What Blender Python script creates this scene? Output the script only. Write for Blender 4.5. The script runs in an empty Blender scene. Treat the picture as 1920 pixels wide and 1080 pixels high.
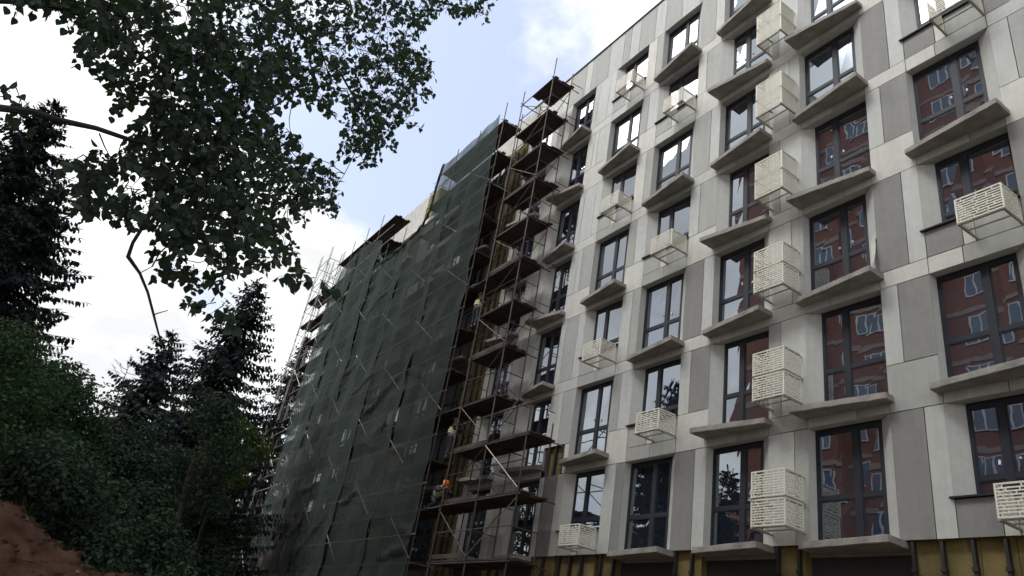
import bpy, bmesh, math, random
from mathutils import Vector, Matrix, noise
random.seed(7)
C = bpy.context.scene.collection
R = math.radians

# ------------------------------------------------------------------ camera and plan geometry
FPX, PITCH, ROLL, EYE = 1391.5, R(27.467), R(10.457), 1.6
N = Vector((0.87021, 0.49268)); S = Vector((0.49268, -0.87021)); D = 14.421   # facade normal (into wall), facade direction, distance
CP, SP, CR, SR = math.cos(PITCH), math.sin(PITCH), math.cos(ROLL), math.sin(ROLL)

def ray(u, v):
    a = (u - 960) / FPX; b = -(v - 540) / FPX
    a2 = a * CR - b * SR; b2 = a * SR + b * CR
    return Vector((a2, CP - b2 * SP, SP + b2 * CP))
def at(u, v, r):                       # a point seen at (u, v), r metres away along the ground
    d = ray(u, v); k = r / math.hypot(d.x, d.y)
    return Vector((d.x * k, d.y * k, EYE + d.z * k))
def fp(u, v, d=0.0):                   # a point on a plane parallel to the facade -> (s, z)
    r = ray(u, v); t = (D + d) / (r.x * N.x + r.y * N.y)
    return (r.x * S.x + r.y * S.y) * t, EYE + r.z * t
def W(s, d, z): return Vector((N.x * (D + d) + S.x * s, N.y * (D + d) + S.y * s, z))
FROT = math.atan2(S.y, S.x)
def JZ(k): return 7.83 + 3.0 * (7 - k)          # window heads of storey k (7 lowest shown, 1 highest)

# ------------------------------------------------------------------ mesh builder
class MB:
    def __init__(s): s.v = []; s.f = []
    def quad(s, a, b, c, d):
        n = len(s.v); s.v += [tuple(a), tuple(b), tuple(c), tuple(d)]; s.f.append((n, n+1, n+2, n+3))
    def poly(s, pts):
        n = len(s.v); s.v += [tuple(p) for p in pts]; s.f.append(tuple(range(n, n+len(pts))))
    def hexa(s, p):                    # 8 points: bottom loop of 4, top loop of 4
        n = len(s.v); s.v += [tuple(q) for q in p]
        for f in ((3,2,1,0),(4,5,6,7),(0,1,5,4),(1,2,6,5),(2,3,7,6),(3,0,4,7)): s.f.append(tuple(n+i for i in f))
    def box(s, x0, x1, y0, y1, z0, z1):
        s.hexa([(x0,y0,z0),(x1,y0,z0),(x1,y1,z0),(x0,y1,z0),(x0,y0,z1),(x1,y0,z1),(x1,y1,z1),(x0,y1,z1)])
    def tube(s, a, b, r0, r1=None, n=6, cap=True):
        a = Vector(a); b = Vector(b); r1 = r0 if r1 is None else r1
        ax = (b - a)
        if ax.length < 1e-6: return
        ax.normalize(); x = ax.orthogonal().normalized(); y = ax.cross(x); k = len(s.v)
        for c, r in ((a, r0), (b, r1)):
            for i in range(n):
                t = 2*math.pi*i/n; s.v.append(tuple(c + x*math.cos(t)*r + y*math.sin(t)*r))
        for i in range(n):
            j = (i+1) % n; s.f.append((k+i, k+j, k+n+j, k+n+i))
        if cap:
            s.f.append(tuple(k+i for i in reversed(range(n)))); s.f.append(tuple(k+n+i for i in range(n)))
    def path(s, pts, rads, n=7):
        pts = [Vector(p) for p in pts]; k = len(s.v); m = len(pts); x = None
        for i, p in enumerate(pts):
            ax = (pts[min(i+1, m-1)] - pts[max(i-1, 0)]).normalized()
            if x is None: x = ax.orthogonal().normalized()
            x = (x - ax * x.dot(ax)).normalized(); y = ax.cross(x)
            for q in range(n):
                t = 2*math.pi*q/n; s.v.append(tuple(p + (x*math.cos(t) + y*math.sin(t))*rads[i]))
        for i in range(m-1):
            for q in range(n):
                j = (q+1) % n; s.f.append((k+i*n+q, k+i*n+j, k+(i+1)*n+j, k+(i+1)*n+q))
        s.f.append(tuple(k+(m-1)*n+q for q in range(n)))
    def mesh(s, name, smooth=False):
        me = bpy.data.meshes.new(name); me.from_pydata(s.v, [], s.f); me.update()
        if smooth: me.polygons.foreach_set('use_smooth', [True]*len(me.polygons))
        return me

def put(name, data, mat=None, parent=None, loc=None, rotz=0.0):
    if isinstance(data, MB): data = data.mesh(name)
    if mat is not None and len(data.materials) == 0: data.materials.append(mat)
    o = bpy.data.objects.new(name, data); C.objects.link(o)
    if parent: o.parent = parent
    if loc is not None: o.location = loc
    if rotz: o.rotation_euler = (0, 0, rotz)
    return o
def tag(o, label=None, cat=None, group=None, kind=None):
    if label: o['label'] = label
    if cat: o['category'] = cat
    if group: o['group'] = group
    if kind: o['kind'] = kind
    return o
def empty(name, loc, label, cat, group=None, rotz=0.0):
    o = bpy.data.objects.new(name, None); C.objects.link(o); o.empty_display_size = .3
    o.location = loc; o.rotation_euler = (0, 0, rotz); return tag(o, label, cat, group)
def fempty(name, s, d, z, label, cat, group=None):
    return empty(name, W(s, d, z), label, cat, group, FROT)
def copy_tree(o, parent=None):
    c = o.copy(); C.objects.link(c)
    if parent: c.parent = parent
    for ch in list(o.children): copy_tree(ch, c)
    return c

# ------------------------------------------------------------------ materials
def mat(name):
    m = bpy.data.materials.new(name); m.use_nodes = True; nt = m.node_tree; nt.nodes.clear()
    out = nt.nodes.new('ShaderNodeOutputMaterial'); return m, nt, out
def nd(nt, t, **k):
    n = nt.nodes.new(t)
    for a, b in k.items():
        if a.startswith('i_'):
            n.inputs[a[2:].replace('_', ' ')].default_value = b
        else: setattr(n, a, b)
    return n
def simple(name, col, rough=.6, var=.12, scale=3.0, bump=0.0, bscale=60.0, metal=0.0, col2=None, coord='Object', detail=6.0, spec=.4, obvar=0.0):
    m, nt, out = mat(name); L = nt.links
    p = nd(nt, 'ShaderNodeBsdfPrincipled'); p.inputs['Roughness'].default_value = rough; p.inputs['Metallic'].default_value = metal
    p.inputs['Specular IOR Level'].default_value = spec
    tc = nd(nt, 'ShaderNodeTexCoord')
    nz = nd(nt, 'ShaderNodeTexNoise'); nz.inputs['Scale'].default_value = scale; nz.inputs['Detail'].default_value = detail; nz.inputs['Roughness'].default_value = .6
    L.new(tc.outputs[coord], nz.inputs['Vector'])
    rp = nd(nt, 'ShaderNodeValToRGB'); rp.color_ramp.elements[0].position = .3; rp.color_ramp.elements[1].position = .7
    c2 = col2 or tuple(min(1, c*(1+var)) for c in col); c1 = col if col2 else tuple(c*(1-var) for c in col)
    rp.color_ramp.elements[0].color = (*c1, 1); rp.color_ramp.elements[1].color = (*c2, 1)
    L.new(nz.outputs['Fac'], rp.inputs['Fac'])
    src = rp.outputs['Color']
    if obvar:
        oi = nd(nt, 'ShaderNodeObjectInfo'); mr = nd(nt, 'ShaderNodeMapRange'); mr.inputs['To Min'].default_value = 1-obvar; mr.inputs['To Max'].default_value = 1+obvar
        L.new(oi.outputs['Random'], mr.inputs['Value'])
        vm = nd(nt, 'ShaderNodeVectorMath', operation='SCALE'); L.new(src, vm.inputs[0]); L.new(mr.outputs['Result'], vm.inputs['Scale']); src = vm.outputs['Vector']
    L.new(src, p.inputs['Base Color'])
    if bump:
        n2 = nd(nt, 'ShaderNodeTexNoise'); n2.inputs['Scale'].default_value = bscale; n2.inputs['Detail'].default_value = 4
        L.new(tc.outputs[coord], n2.inputs['Vector'])
        b = nd(nt, 'ShaderNodeBump'); b.inputs['Strength'].default_value = bump; b.inputs['Distance'].default_value = .02
        L.new(n2.outputs['Fac'], b.inputs['Height']); L.new(b.outputs['Normal'], p.inputs['Normal'])
    L.new(p.outputs[0], out.inputs[0]); return m
def cladding(name, col):
    """fibre cement board: per-board tone from the mesh islands, faint streaks and stains"""
    m, nt, out = mat(name); L = nt.links
    p = nd(nt, 'ShaderNodeBsdfPrincipled'); p.inputs['Roughness'].default_value = .72; p.inputs['Specular IOR Level'].default_value = .25
    tc = nd(nt, 'ShaderNodeTexCoord'); ge = nd(nt, 'ShaderNodeNewGeometry')
    mp = nd(nt, 'ShaderNodeMapping'); mp.inputs['Scale'].default_value = (2.2, 2.2, .5); L.new(tc.outputs['Object'], mp.inputs['Vector'])
    n1 = nd(nt, 'ShaderNodeTexNoise'); n1.inputs['Scale'].default_value = 1.3; n1.inputs['Detail'].default_value = 7; n1.inputs['Roughness'].default_value = .62
    L.new(mp.outputs[0], n1.inputs['Vector'])
    n2 = nd(nt, 'ShaderNodeTexNoise'); n2.inputs['Scale'].default_value = 5; n2.inputs['Detail'].default_value = 5; L.new(tc.outputs['Object'], n2.inputs['Vector'])
    a = nd(nt, 'ShaderNodeMapRange'); a.inputs['From Min'].default_value = .3; a.inputs['From Max'].default_value = .7; a.inputs['To Min'].default_value = .92; a.inputs['To Max'].default_value = 1.05; L.new(n1.outputs['Fac'], a.inputs['Value'])
    b = nd(nt, 'ShaderNodeMapRange'); b.inputs['From Min'].default_value = .35; b.inputs['From Max'].default_value = .7; b.inputs['To Min'].default_value = .94; b.inputs['To Max'].default_value = 1.04; L.new(n2.outputs['Fac'], b.inputs['Value'])
    mp2 = nd(nt, 'ShaderNodeMapping'); mp2.inputs['Scale'].default_value = (9, 9, .30); L.new(tc.outputs['Object'], mp2.inputs['Vector'])
    n3 = nd(nt, 'ShaderNodeTexNoise'); n3.inputs['Scale'].default_value = 1.0; n3.inputs['Detail'].default_value = 8; n3.inputs['Roughness'].default_value = .7; L.new(mp2.outputs[0], n3.inputs['Vector'])
    b3 = nd(nt, 'ShaderNodeMapRange'); b3.inputs['From Min'].default_value = .32; b3.inputs['From Max'].default_value = .58; b3.inputs['To Min'].default_value = .93; b3.inputs['To Max'].default_value = 1.01; L.new(n3.outputs['Fac'], b3.inputs['Value'])
    m3 = nd(nt, 'ShaderNodeMath', operation='MULTIPLY'); L.new(b.outputs[0], m3.inputs[0]); L.new(b3.outputs[0], m3.inputs[1]); b = m3
    c = nd(nt, 'ShaderNodeMapRange'); c.inputs['To Min'].default_value = .94; c.inputs['To Max'].default_value = 1.06; L.new(ge.outputs['Random Per Island'], c.inputs['Value'])
    m1 = nd(nt, 'ShaderNodeMath', operation='MULTIPLY'); L.new(a.outputs[0], m1.inputs[0]); L.new(b.outputs[0], m1.inputs[1])
    m2 = nd(nt, 'ShaderNodeMath', operation='MULTIPLY'); L.new(m1.outputs[0], m2.inputs[0]); L.new(c.outputs[0], m2.inputs[1])
    vm = nd(nt, 'ShaderNodeVectorMath', operation='SCALE'); vm.inputs[0].default_value = col; L.new(m2.outputs[0], vm.inputs['Scale'])
    L.new(vm.outputs[0], p.inputs['Base Color']); L.new(p.outputs[0], out.inputs[0]); return m
def glass_mat():
    m, nt, out = mat('coated_glass'); L = nt.links
    ge = nd(nt, 'ShaderNodeNewGeometry')
    nz = nd(nt, 'ShaderNodeTexNoise'); nz.inputs['Scale'].default_value = 1.15; nz.inputs['Detail'].default_value = 2.0
    L.new(ge.outputs['Position'], nz.inputs['Vector'])
    bp = nd(nt, 'ShaderNodeBump'); bp.inputs['Strength'].default_value = .55; bp.inputs['Distance'].default_value = .0035
    L.new(nz.outputs['Fac'], bp.inputs['Height'])
    gl = nd(nt, 'ShaderNodeBsdfGlossy'); gl.inputs['Roughness'].default_value = .004; gl.inputs['Color'].default_value = (.86, .93, 1, 1); L.new(bp.outputs[0], gl.inputs['Normal'])
    df = nd(nt, 'ShaderNodeBsdfDiffuse'); df.inputs['Color'].default_value = (.016, .020, .030, 1)
    fr = nd(nt, 'ShaderNodeFresnel'); fr.inputs['IOR'].default_value = 1.5
    mr = nd(nt, 'ShaderNodeMapRange'); mr.inputs['To Min'].default_value = .27; mr.inputs['To Max'].default_value = .9; L.new(fr.outputs[0], mr.inputs['Value'])
    mx = nd(nt, 'ShaderNodeMixShader'); L.new(mr.outputs[0], mx.inputs[0]); L.new(df.outputs[0], mx.inputs[1]); L.new(gl.outputs[0], mx.inputs[2])
    L.new(mx.outputs[0], out.inputs[0]); return m
def net_mat():
    m, nt, out = mat('net_mesh'); L = nt.links
    tc = nd(nt, 'ShaderNodeTexCoord'); ge = nd(nt, 'ShaderNodeNewGeometry')
    dt = nd(nt, 'ShaderNodeVectorMath', operation='DOT_PRODUCT'); L.new(ge.outputs['Normal'], dt.inputs[0]); L.new(ge.outputs['Incoming'], dt.inputs[1])
    ab = nd(nt, 'ShaderNodeMath', operation='ABSOLUTE'); L.new(dt.outputs['Value'], ab.inputs[0])
    mxm = nd(nt, 'ShaderNodeMath', operation='MAXIMUM'); mxm.inputs[1].default_value = .12; L.new(ab.outputs[0], mxm.inputs[0])
    iv = nd(nt, 'ShaderNodeMath', operation='DIVIDE'); iv.inputs[0].default_value = 1.0; L.new(mxm.outputs[0], iv.inputs[1])
    nz = nd(nt, 'ShaderNodeTexNoise'); nz.inputs['Scale'].default_value = .8; nz.inputs['Detail'].default_value = 5; L.new(tc.outputs['Object'], nz.inputs['Vector'])
    ba = nd(nt, 'ShaderNodeMapRange'); ba.inputs['From Min'].default_value = .3; ba.inputs['From Max'].default_value = .7; ba.inputs['To Min'].default_value = .54; ba.inputs['To Max'].default_value = .73; L.new(nz.outputs['Fac'], ba.inputs['Value'])
    pw = nd(nt, 'ShaderNodeMath', operation='POWER'); L.new(ba.outputs[0], pw.inputs[0]); L.new(iv.outputs[0], pw.inputs[1])
    rp = nd(nt, 'ShaderNodeValToRGB'); rp.color_ramp.elements[0].color = (.050, .064, .058, 1); rp.color_ramp.elements[1].color = (.078, .094, .087, 1); L.new(nz.outputs['Fac'], rp.inputs['Fac'])
    df = nd(nt, 'ShaderNodeBsdfDiffuse'); L.new(rp.outputs[0], df.inputs['Color'])
    tl = nd(nt, 'ShaderNodeBsdfTranslucent'); L.new(rp.outputs[0], tl.inputs['Color'])
    mx0 = nd(nt, 'ShaderNodeMixShader'); mx0.inputs[0].default_value = .3; L.new(df.outputs[0], mx0.inputs[1]); L.new(tl.outputs[0], mx0.inputs[2])
    tr = nd(nt, 'ShaderNodeBsdfTransparent')
    mx = nd(nt, 'ShaderNodeMixShader'); L.new(pw.outputs[0], mx.inputs[0]); L.new(mx0.outputs[0], mx.inputs[1]); L.new(tr.outputs[0], mx.inputs[2])
    L.new(mx.outputs[0], out.inputs[0]); return m
def leaf_mat(name, c1, c2, trans=.35, tcol=None, spec=.04):
    m, nt, out = mat(name); L = nt.links
    ge = nd(nt, 'ShaderNodeNewGeometry')
    rp = nd(nt, 'ShaderNodeValToRGB'); rp.color_ramp.elements[0].color = (*c1, 1); rp.color_ramp.elements[1].color = (*c2, 1)
    L.new(ge.outputs['Random Per Island'], rp.inputs['Fac'])
    p = nd(nt, 'ShaderNodeBsdfPrincipled'); p.inputs['Roughness'].default_value = .6; p.inputs['Specular IOR Level'].default_value = spec
    L.new(rp.outputs[0], p.inputs['Base Color'])
    tl = nd(nt, 'ShaderNodeBsdfTranslucent'); tl.inputs['Color'].default_value = (*(tcol or c2), 1)
    mx = nd(nt, 'ShaderNodeMixShader'); mx.inputs[0].default_value = trans
    L.new(p.outputs[0], mx.inputs[1]); L.new(tl.outputs[0], mx.inputs[2]); L.new(mx.outputs[0], out.inputs[0]); return m
def brick_mat():
    m, nt, out = mat('red_brick'); L = nt.links
    tc = nd(nt, 'ShaderNodeTexCoord'); mp = nd(nt, 'ShaderNodeMapping'); mp.inputs['Rotation'].default_value = (R(90), 0, 0)
    L.new(tc.outputs['Object'], mp.inputs['Vector'])
    b = nd(nt, 'ShaderNodeTexBrick'); b.inputs['Scale'].default_value = 1.0; b.inputs['Brick Width'].default_value = .26; b.inputs['Row Height'].default_value = .08; b.inputs['Mortar Size'].default_value = .008
    b.inputs['Color1'].default_value = (.34, .125, .080, 1); b.inputs['Color2'].default_value = (.26, .095, .066, 1); b.inputs['Mortar'].default_value = (.2, .15, .13, 1)
    L.new(mp.outputs[0], b.inputs['Vector'])
    p = nd(nt, 'ShaderNodeBsdfPrincipled'); p.inputs['Roughness'].default_value = .85; L.new(b.outputs['Color'], p.inputs['Base Color']); L.new(p.outputs[0], out.inputs[0]); return m

M = dict(
    cream=cladding('cream_board', (.56, .552, .505)), light=cladding('light_board', (.485, .494, .466)),
    mid=cladding('mid_board', (.365, .37, .345)), dark=cladding('dark_board', (.235, .234, .222)),
    concrete=simple('raw_concrete', (.19, .18, .165), .85, scale=2.2, bump=.8, bscale=22, col2=(.37, .35, .315), detail=11),
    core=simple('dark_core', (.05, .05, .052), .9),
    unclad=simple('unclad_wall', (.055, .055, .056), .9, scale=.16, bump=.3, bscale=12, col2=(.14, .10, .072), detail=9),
    block=simple('aerated_block', (.42, .41, .38), .9, scale=3, bump=.4, bscale=14, var=.2),
    wool=simple('mineral_wool', (.085, .066, .028), .95, scale=.9, bump=.6, bscale=30, col2=(.25, .195, .075)),
    rail=simple('dark_rail', (.035, .033, .032), .6, metal=.3),
    frame=simple('anthracite_frame', (.026, .029, .038), .5, var=.08, spec=.2),
    grille=simple('cream_painted_metal', (.72, .70, .61), .5, var=.05, scale=2),
    arm=simple('painted_arm', (.30, .29, .25), .55),
    coping=simple('dark_coping', (.05, .055, .06), .5),
    tube=simple('scaffold_tube', (.115, .095, .085), .6, scale=2.2, metal=.3, col2=(.05, .036, .029), obvar=.3),
    plank=simple('scaffold_plank', (.034, .025, .022), .9, scale=1.6, col2=(.08, .058, .049), obvar=.25),
    rope=simple('pale_tube', (.32, .31, .29), .5, metal=.3),
    bark=simple('bark', (.012, .0115, .012), .95, scale=5, bump=.8, bscale=20, col2=(.030, .028, .027)),
    palebark=simple('pale_bark', (.04, .034, .028), .95, scale=5, bump=.8, bscale=20, col2=(.09, .077, .063)),
    leaf=leaf_mat('hanging_leaf', (.020, .036, .031), (.046, .074, .052), .35, (.06, .11, .035), .2),
    needle=leaf_mat('spruce_needles', (.014, .020, .022), (.032, .043, .042), .08),
    broad=leaf_mat('broad_leaf', (.020, .040, .024), (.060, .102, .050), .2, (.06, .12, .035)),
    lush=leaf_mat('sunlit_leaf', (.025, .045, .016), (.052, .085, .028), .35, (.07, .12, .03)),
    shade=leaf_mat('understorey_leaf', (.018, .032, .022), (.050, .080, .046), .15),
    soil=simple('red_soil', (.032, .0175, .0115), .98, scale=3.4, bump=1.0, bscale=18, col2=(.098, .056, .038), detail=12, spec=.05),
    stone=simple('pale_stone', (.20, .16, .13), .9, scale=8),
    ground=simple('trodden_ground', (.09, .07, .05), .95, scale=.4, bump=.6, bscale=3, col2=(.14, .115, .08)),
    glass=glass_mat(), net=net_mat(), brick=brick_mat(),
    whiteframe=simple('white_window_frame', (.75, .76, .78), .5, var=.04),
    band=simple('pale_band', (.40, .31, .27), .8), blueglass=None,
    skin=simple('skin', (.42, .25, .18), .6, var=.05), navy=simple('navy_cloth', (.03, .035, .055), .9),
    boot=simple('boot_leather', (.03, .025, .02), .7), vest=simple('lime_vest', (.40, .62, .06), .7, var=.06),
    stripe=simple('silver_stripe', (.62, .63, .62), .4), helmet=simple('orange_helmet', (.80, .20, .04), .35, var=.03), whitehelmet=simple('white_helmet', (.7, .7, .68), .35, var=.03),
)
M['blueglass'] = simple('distant_glass', (.10, .15, .24), .15, var=.2, scale=.4, spec=.8)

# ------------------------------------------------------------------ world and sun
SUN_AZ, SUN_EL = R(-64), R(46)
def world():
    w = bpy.data.worlds.new('World'); bpy.context.scene.world = w; w.use_nodes = True
    nt = w.node_tree; nt.nodes.clear(); L = nt.links
    out = nd(nt, 'ShaderNodeOutputWorld'); bg = nd(nt, 'ShaderNodeBackground'); bg.inputs['Strength'].default_value = .14
    sk = nd(nt, 'ShaderNodeTexSky', sky_type='NISHITA'); sk.sun_disc = False; sk.sun_elevation = SUN_EL; sk.sun_rotation = SUN_AZ
    sk.air_density = 1.3; sk.dust_density = 2.0; sk.ozone_density = 1.5
    tc = nd(nt, 'ShaderNodeTexCoord'); nm = nd(nt, 'ShaderNodeVectorMath', operation='NORMALIZE'); L.new(tc.outputs['Generated'], nm.inputs[0])
    sx = nd(nt, 'ShaderNodeSeparateXYZ'); L.new(nm.outputs[0], sx.inputs[0])
    zz = nd(nt, 'ShaderNodeMath', operation='MAXIMUM'); zz.inputs[1].default_value = 0.0; L.new(sx.outputs['Z'], zz.inputs[0])
    za = nd(nt, 'ShaderNodeMath', operation='ADD'); za.inputs[1].default_value = .22; L.new(zz.outputs[0], za.inputs[0])
    dx = nd(nt, 'ShaderNodeMath', operation='DIVIDE'); L.new(sx.outputs['X'], dx.inputs[0]); L.new(za.outputs[0], dx.inputs[1])
    dy = nd(nt, 'ShaderNodeMath', operation='DIVIDE'); L.new(sx.outputs['Y'], dy.inputs[0]); L.new(za.outputs[0], dy.inputs[1])
    cx = nd(nt, 'ShaderNodeCombineXYZ'); L.new(dx.outputs[0], cx.inputs[0]); L.new(dy.outputs[0], cx.inputs[1]); cx.inputs[2].default_value = 3.7
    n1 = nd(nt, 'ShaderNodeTexNoise'); n1.inputs['Scale'].default_value = 2.6; n1.inputs['Detail'].default_value = 9; n1.inputs['Roughness'].default_value = .52; L.new(cx.outputs[0], n1.inputs['Vector'])
    n2 = nd(nt, 'ShaderNodeTexNoise'); n2.inputs['Scale'].default_value = 3.1; n2.inputs['Detail'].default_value = 6; n2.inputs['Roughness'].default_value = .5
    mp = nd(nt, 'ShaderNodeMapping'); mp.inputs['Location'].default_value = (5.3, 2.1, 0); L.new(cx.outputs[0], mp.inputs['Vector']); L.new(mp.outputs[0], n2.inputs['Vector'])
    # clear patch of sky up and ahead
    hd = ray(905, 150).normalized()
    dp = nd(nt, 'ShaderNodeVectorMath', operation='DOT_PRODUCT'); dp.inputs[1].default_value = hd; L.new(nm.outputs[0], dp.inputs[0])
    hb = nd(nt, 'ShaderNodeMapRange'); hb.inputs['From Min'].default_value = .955; hb.inputs['From Max'].default_value = .995; hb.inputs['To Min'].default_value = .16; hb.inputs['To Max'].default_value = -.10; L.new(dp.outputs['Value'], hb.inputs['Value'])
    ad = nd(nt, 'ShaderNodeMath', operation='ADD'); L.new(n1.outputs['Fac'], ad.inputs[0]); L.new(hb.outputs[0], ad.inputs[1])
    cv = nd(nt, 'ShaderNodeMapRange', interpolation_type='SMOOTHSTEP'); cv.inputs['From Min'].default_value = .47; cv.inputs['From Max'].default_value = .60; L.new(ad.outputs[0], cv.inputs['Value'])
    br = nd(nt, 'ShaderNodeMapRange'); br.inputs['From Min'].default_value = .40; br.inputs['From Max'].default_value = .68; br.inputs['To Min'].default_value = 5.8; br.inputs['To Max'].default_value = 9.5; L.new(n2.outputs['Fac'], br.inputs['Value'])
    sd = Vector((math.sin(R(-112))*math.cos(R(52)), math.cos(R(-112))*math.cos(R(52)), math.sin(R(52))))  # added bright cloud patch, out of view and off the sun, lights upper facade
    ds = nd(nt, 'ShaderNodeVectorMath', operation='DOT_PRODUCT'); ds.inputs[1].default_value = sd; L.new(nm.outputs[0], ds.inputs[0])
    gl = nd(nt, 'ShaderNodeMapRange', interpolation_type='SMOOTHSTEP'); gl.inputs['From Min'].default_value = .95; gl.inputs['From Max'].default_value = 1.0; gl.inputs['To Min'].default_value = 1.0; gl.inputs['To Max'].default_value = 18.0; L.new(ds.outputs['Value'], gl.inputs['Value'])
    bm_ = nd(nt, 'ShaderNodeMath', operation='MULTIPLY'); L.new(br.outputs[0], bm_.inputs[0]); L.new(gl.outputs[0], bm_.inputs[1])
    cc = nd(nt, 'ShaderNodeVectorMath', operation='SCALE'); cc.inputs[0].default_value = (.965, .98, 1.0); L.new(bm_.outputs[0], cc.inputs['Scale'])
    # thin high haze over the blue
    hz = nd(nt, 'ShaderNodeMix', data_type='RGBA'); hz.inputs[0].default_value = .62; L.new(sk.outputs[0], hz.inputs[6]); hz.inputs[7].default_value = (4.7, 5.3, 6.9, 1)
    mx = nd(nt, 'ShaderNodeMix', data_type='RGBA'); L.new(cv.outputs[0], mx.inputs[0]); L.new(hz.outputs[2], mx.inputs[6]); L.new(cc.outputs[0], mx.inputs[7])
    L.new(mx.outputs[2], bg.inputs['Color']); L.new(bg.outputs[0], out.inputs[0])
    sl = bpy.data.lights.new('sun', 'SUN'); sl.energy = .5; sl.angle = R(18); sl.color = (1, .95, .86)
    so = bpy.data.objects.new('sun', sl); C.objects.link(so)
    dv = Vector((math.sin(SUN_AZ)*math.cos(SUN_EL), math.cos(SUN_AZ)*math.cos(SUN_EL), math.sin(SUN_EL)))
    so.rotation_euler = dv.to_track_quat('Z', 'Y').to_euler(); so.location = dv * 60
world()
# the sky texture's rotation runs clockwise from +Y like SUN_AZ
bpy.context.scene.view_settings.view_transform = 'Standard'; bpy.context.scene.view_settings.look = 'None'
bpy.context.scene.view_settings.exposure = 0.27; bpy.context.scene.view_settings.gamma = 1.0

cam = bpy.data.cameras.new('camera'); co = bpy.data.objects.new('camera', cam); C.objects.link(co)
right = Vector((1, 0, 0)); fwd = Vector((0, CP, SP)); upc = Vector((0, -SP, CP))
ri = right*CR + upc*SR; ui = -right*SR + upc*CR
co.matrix_world = Matrix(((ri.x, ui.x, -fwd.x, 0), (ri.y, ui.y, -fwd.y, 0), (ri.z, ui.z, -fwd.z, EYE), (0, 0, 0, 1)))
cam.sensor_width = 36; cam.lens = FPX/1920*36; cam.clip_end = 3000; cam.clip_start = .05
bpy.context.scene.camera = co

# ------------------------------------------------------------------ ground and heap of soil
g = MB(); nseg = 60
for i in range(-nseg, nseg):
    for j in range(-nseg, nseg):
        f = lambda k: math.copysign(abs(k/nseg)**2.2*900, k)
        g.quad((f(i), f(j), 0), (f(i+1), f(j), 0), (f(i+1), f(j+1), 0), (f(i), f(j+1), 0))
tag(put('ground', g, M['ground']), kind='structure')

def heap():
    c = at(0, 1000, 8.6); cx, cy = c.x - .9, c.y - .1; b = MB(); n = 260; ext = 6.0; idx = {}
    for i in range(n+1):
        for j in range(n+1):
            x = -ext + 2*ext*i/n; y = -ext + 2*ext*j/n; r = math.hypot(x*.82, y)
            h = 2.36*max(0, 1 - (r/4.8)**1.55) - .05
            p = Vector((x, y, 0))
            if h > -.04:
                h += .16*noise.noise(p*.9) + .13*noise.noise(p*2.3+Vector((3, 1, 0))) + .07*noise.noise(p*5) + .045*noise.noise(p*11) + .04*noise.noise(p*23)
            b.v.append((x, y, max(h, -.05)))
    for i in range(n):
        for j in range(n):
            k = i*(n+1)+j; b.f.append((k, k+n+1, k+n+2, k+1))
    o = empty('soil_heap', (cx, cy, 0), 'heap of reddish brown dug soil in the lower left corner', 'soil heap')
    m_ = b.mesh('earth', True); put('earth', m_, M['soil'], o)
    st = MB(); cl = MB(); rnd = random.Random(5)
    for q in range(5200):
        a = rnd.uniform(0, 6.28); rr = rnd.uniform(.2, 4.6); x, y = rr*math.cos(a)/.82, rr*math.sin(a)
        k = int((x+ext)/(2*ext)*n)*(n+1)+int((y+ext)/(2*ext)*n)
        if not 0 <= k < len(b.v): continue
        z = b.v[k][2]; s_ = rnd.choice((.008, .01, .014, .018)) if q < 160 else rnd.choice((.008, .011, .015, .02, .03)); vv = [Vector((rnd.uniform(-1, 1), rnd.uniform(-1, 1), rnd.uniform(-.6, .9)))*s_ for _ in range(8)]
        bm_pts = [(x+sx*s_*(.6+.5*rnd.random()), y+sy*s_*(.6+.5*rnd.random()), z+sz*s_*(.5+.5*rnd.random())) for sz in (-1, 1) for sx, sy in ((-1,-1),(1,-1),(1,1),(-1,1))]
        (st if q < 160 else cl).hexa(bm_pts)
    tag(put('stones', st, M['stone'], o), kind='stuff'); tag(put('clods', cl, M['soil'], o), kind='stuff')
heap()

# ------------------------------------------------------------------ the new apartment building
B = empty('apartment_building', W(0, 0, 0), 'new apartment block clad in cream and grey boards, half still unclad behind nets', 'building', None, FROT)
COLS = {6: (-7.36, -5.38), 5: (-10.50, -8.50), 4: (-13.60, -11.62), 3: (-16.80, -14.76), 2: (-19.70, -17.72), 1: (-22.85, -21.15), 0: (-26.0, -24.3),
        7: (-4.2, -2.2), 8: (-1.1, .9)}
UNCLAD = {-1-i: (-30.2-3.15*i, -28.5-3.15*i) for i in range(7)}
def is_short(c, k):
    if c in (6, 2, 8): return k % 2 == 1
    if c == 3: return k % 2 == 0
    return False
def splay(c, k):                        # side of the splayed jamb
    if c in (6, 2, 8): return 'L' if k % 2 else 'R'
    return 'R' if k % 2 else 'L'
TONES = ('cream', 'light', 'mid', 'dark'); bays = {}; bay = ['']; TH = .03
rp = random.Random(11)
def panel(t, s0, s1, z0, z1, d=0.0):
    if s1-s0 < .03 or z1-z0 < .03: return
    gp = .0095; t0, t1 = rp.uniform(-.003, .003), rp.uniform(-.003, .003)
    s0 += gp; s1 -= gp; z0 += gp; z1 -= gp
    mb, tn = bays.setdefault(bay[0], (MB(), []))
    tn += [TONES.index(t)]*6
    mb.hexa([(s0, d+t0, z0), (s1, d+t1, z0), (s1, d+TH, z0), (s0, d+TH, z0), (s0, d-t1, z1), (s1, d-t0, z1), (s1, d+TH, z1), (s0, d+TH, z1)])
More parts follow.
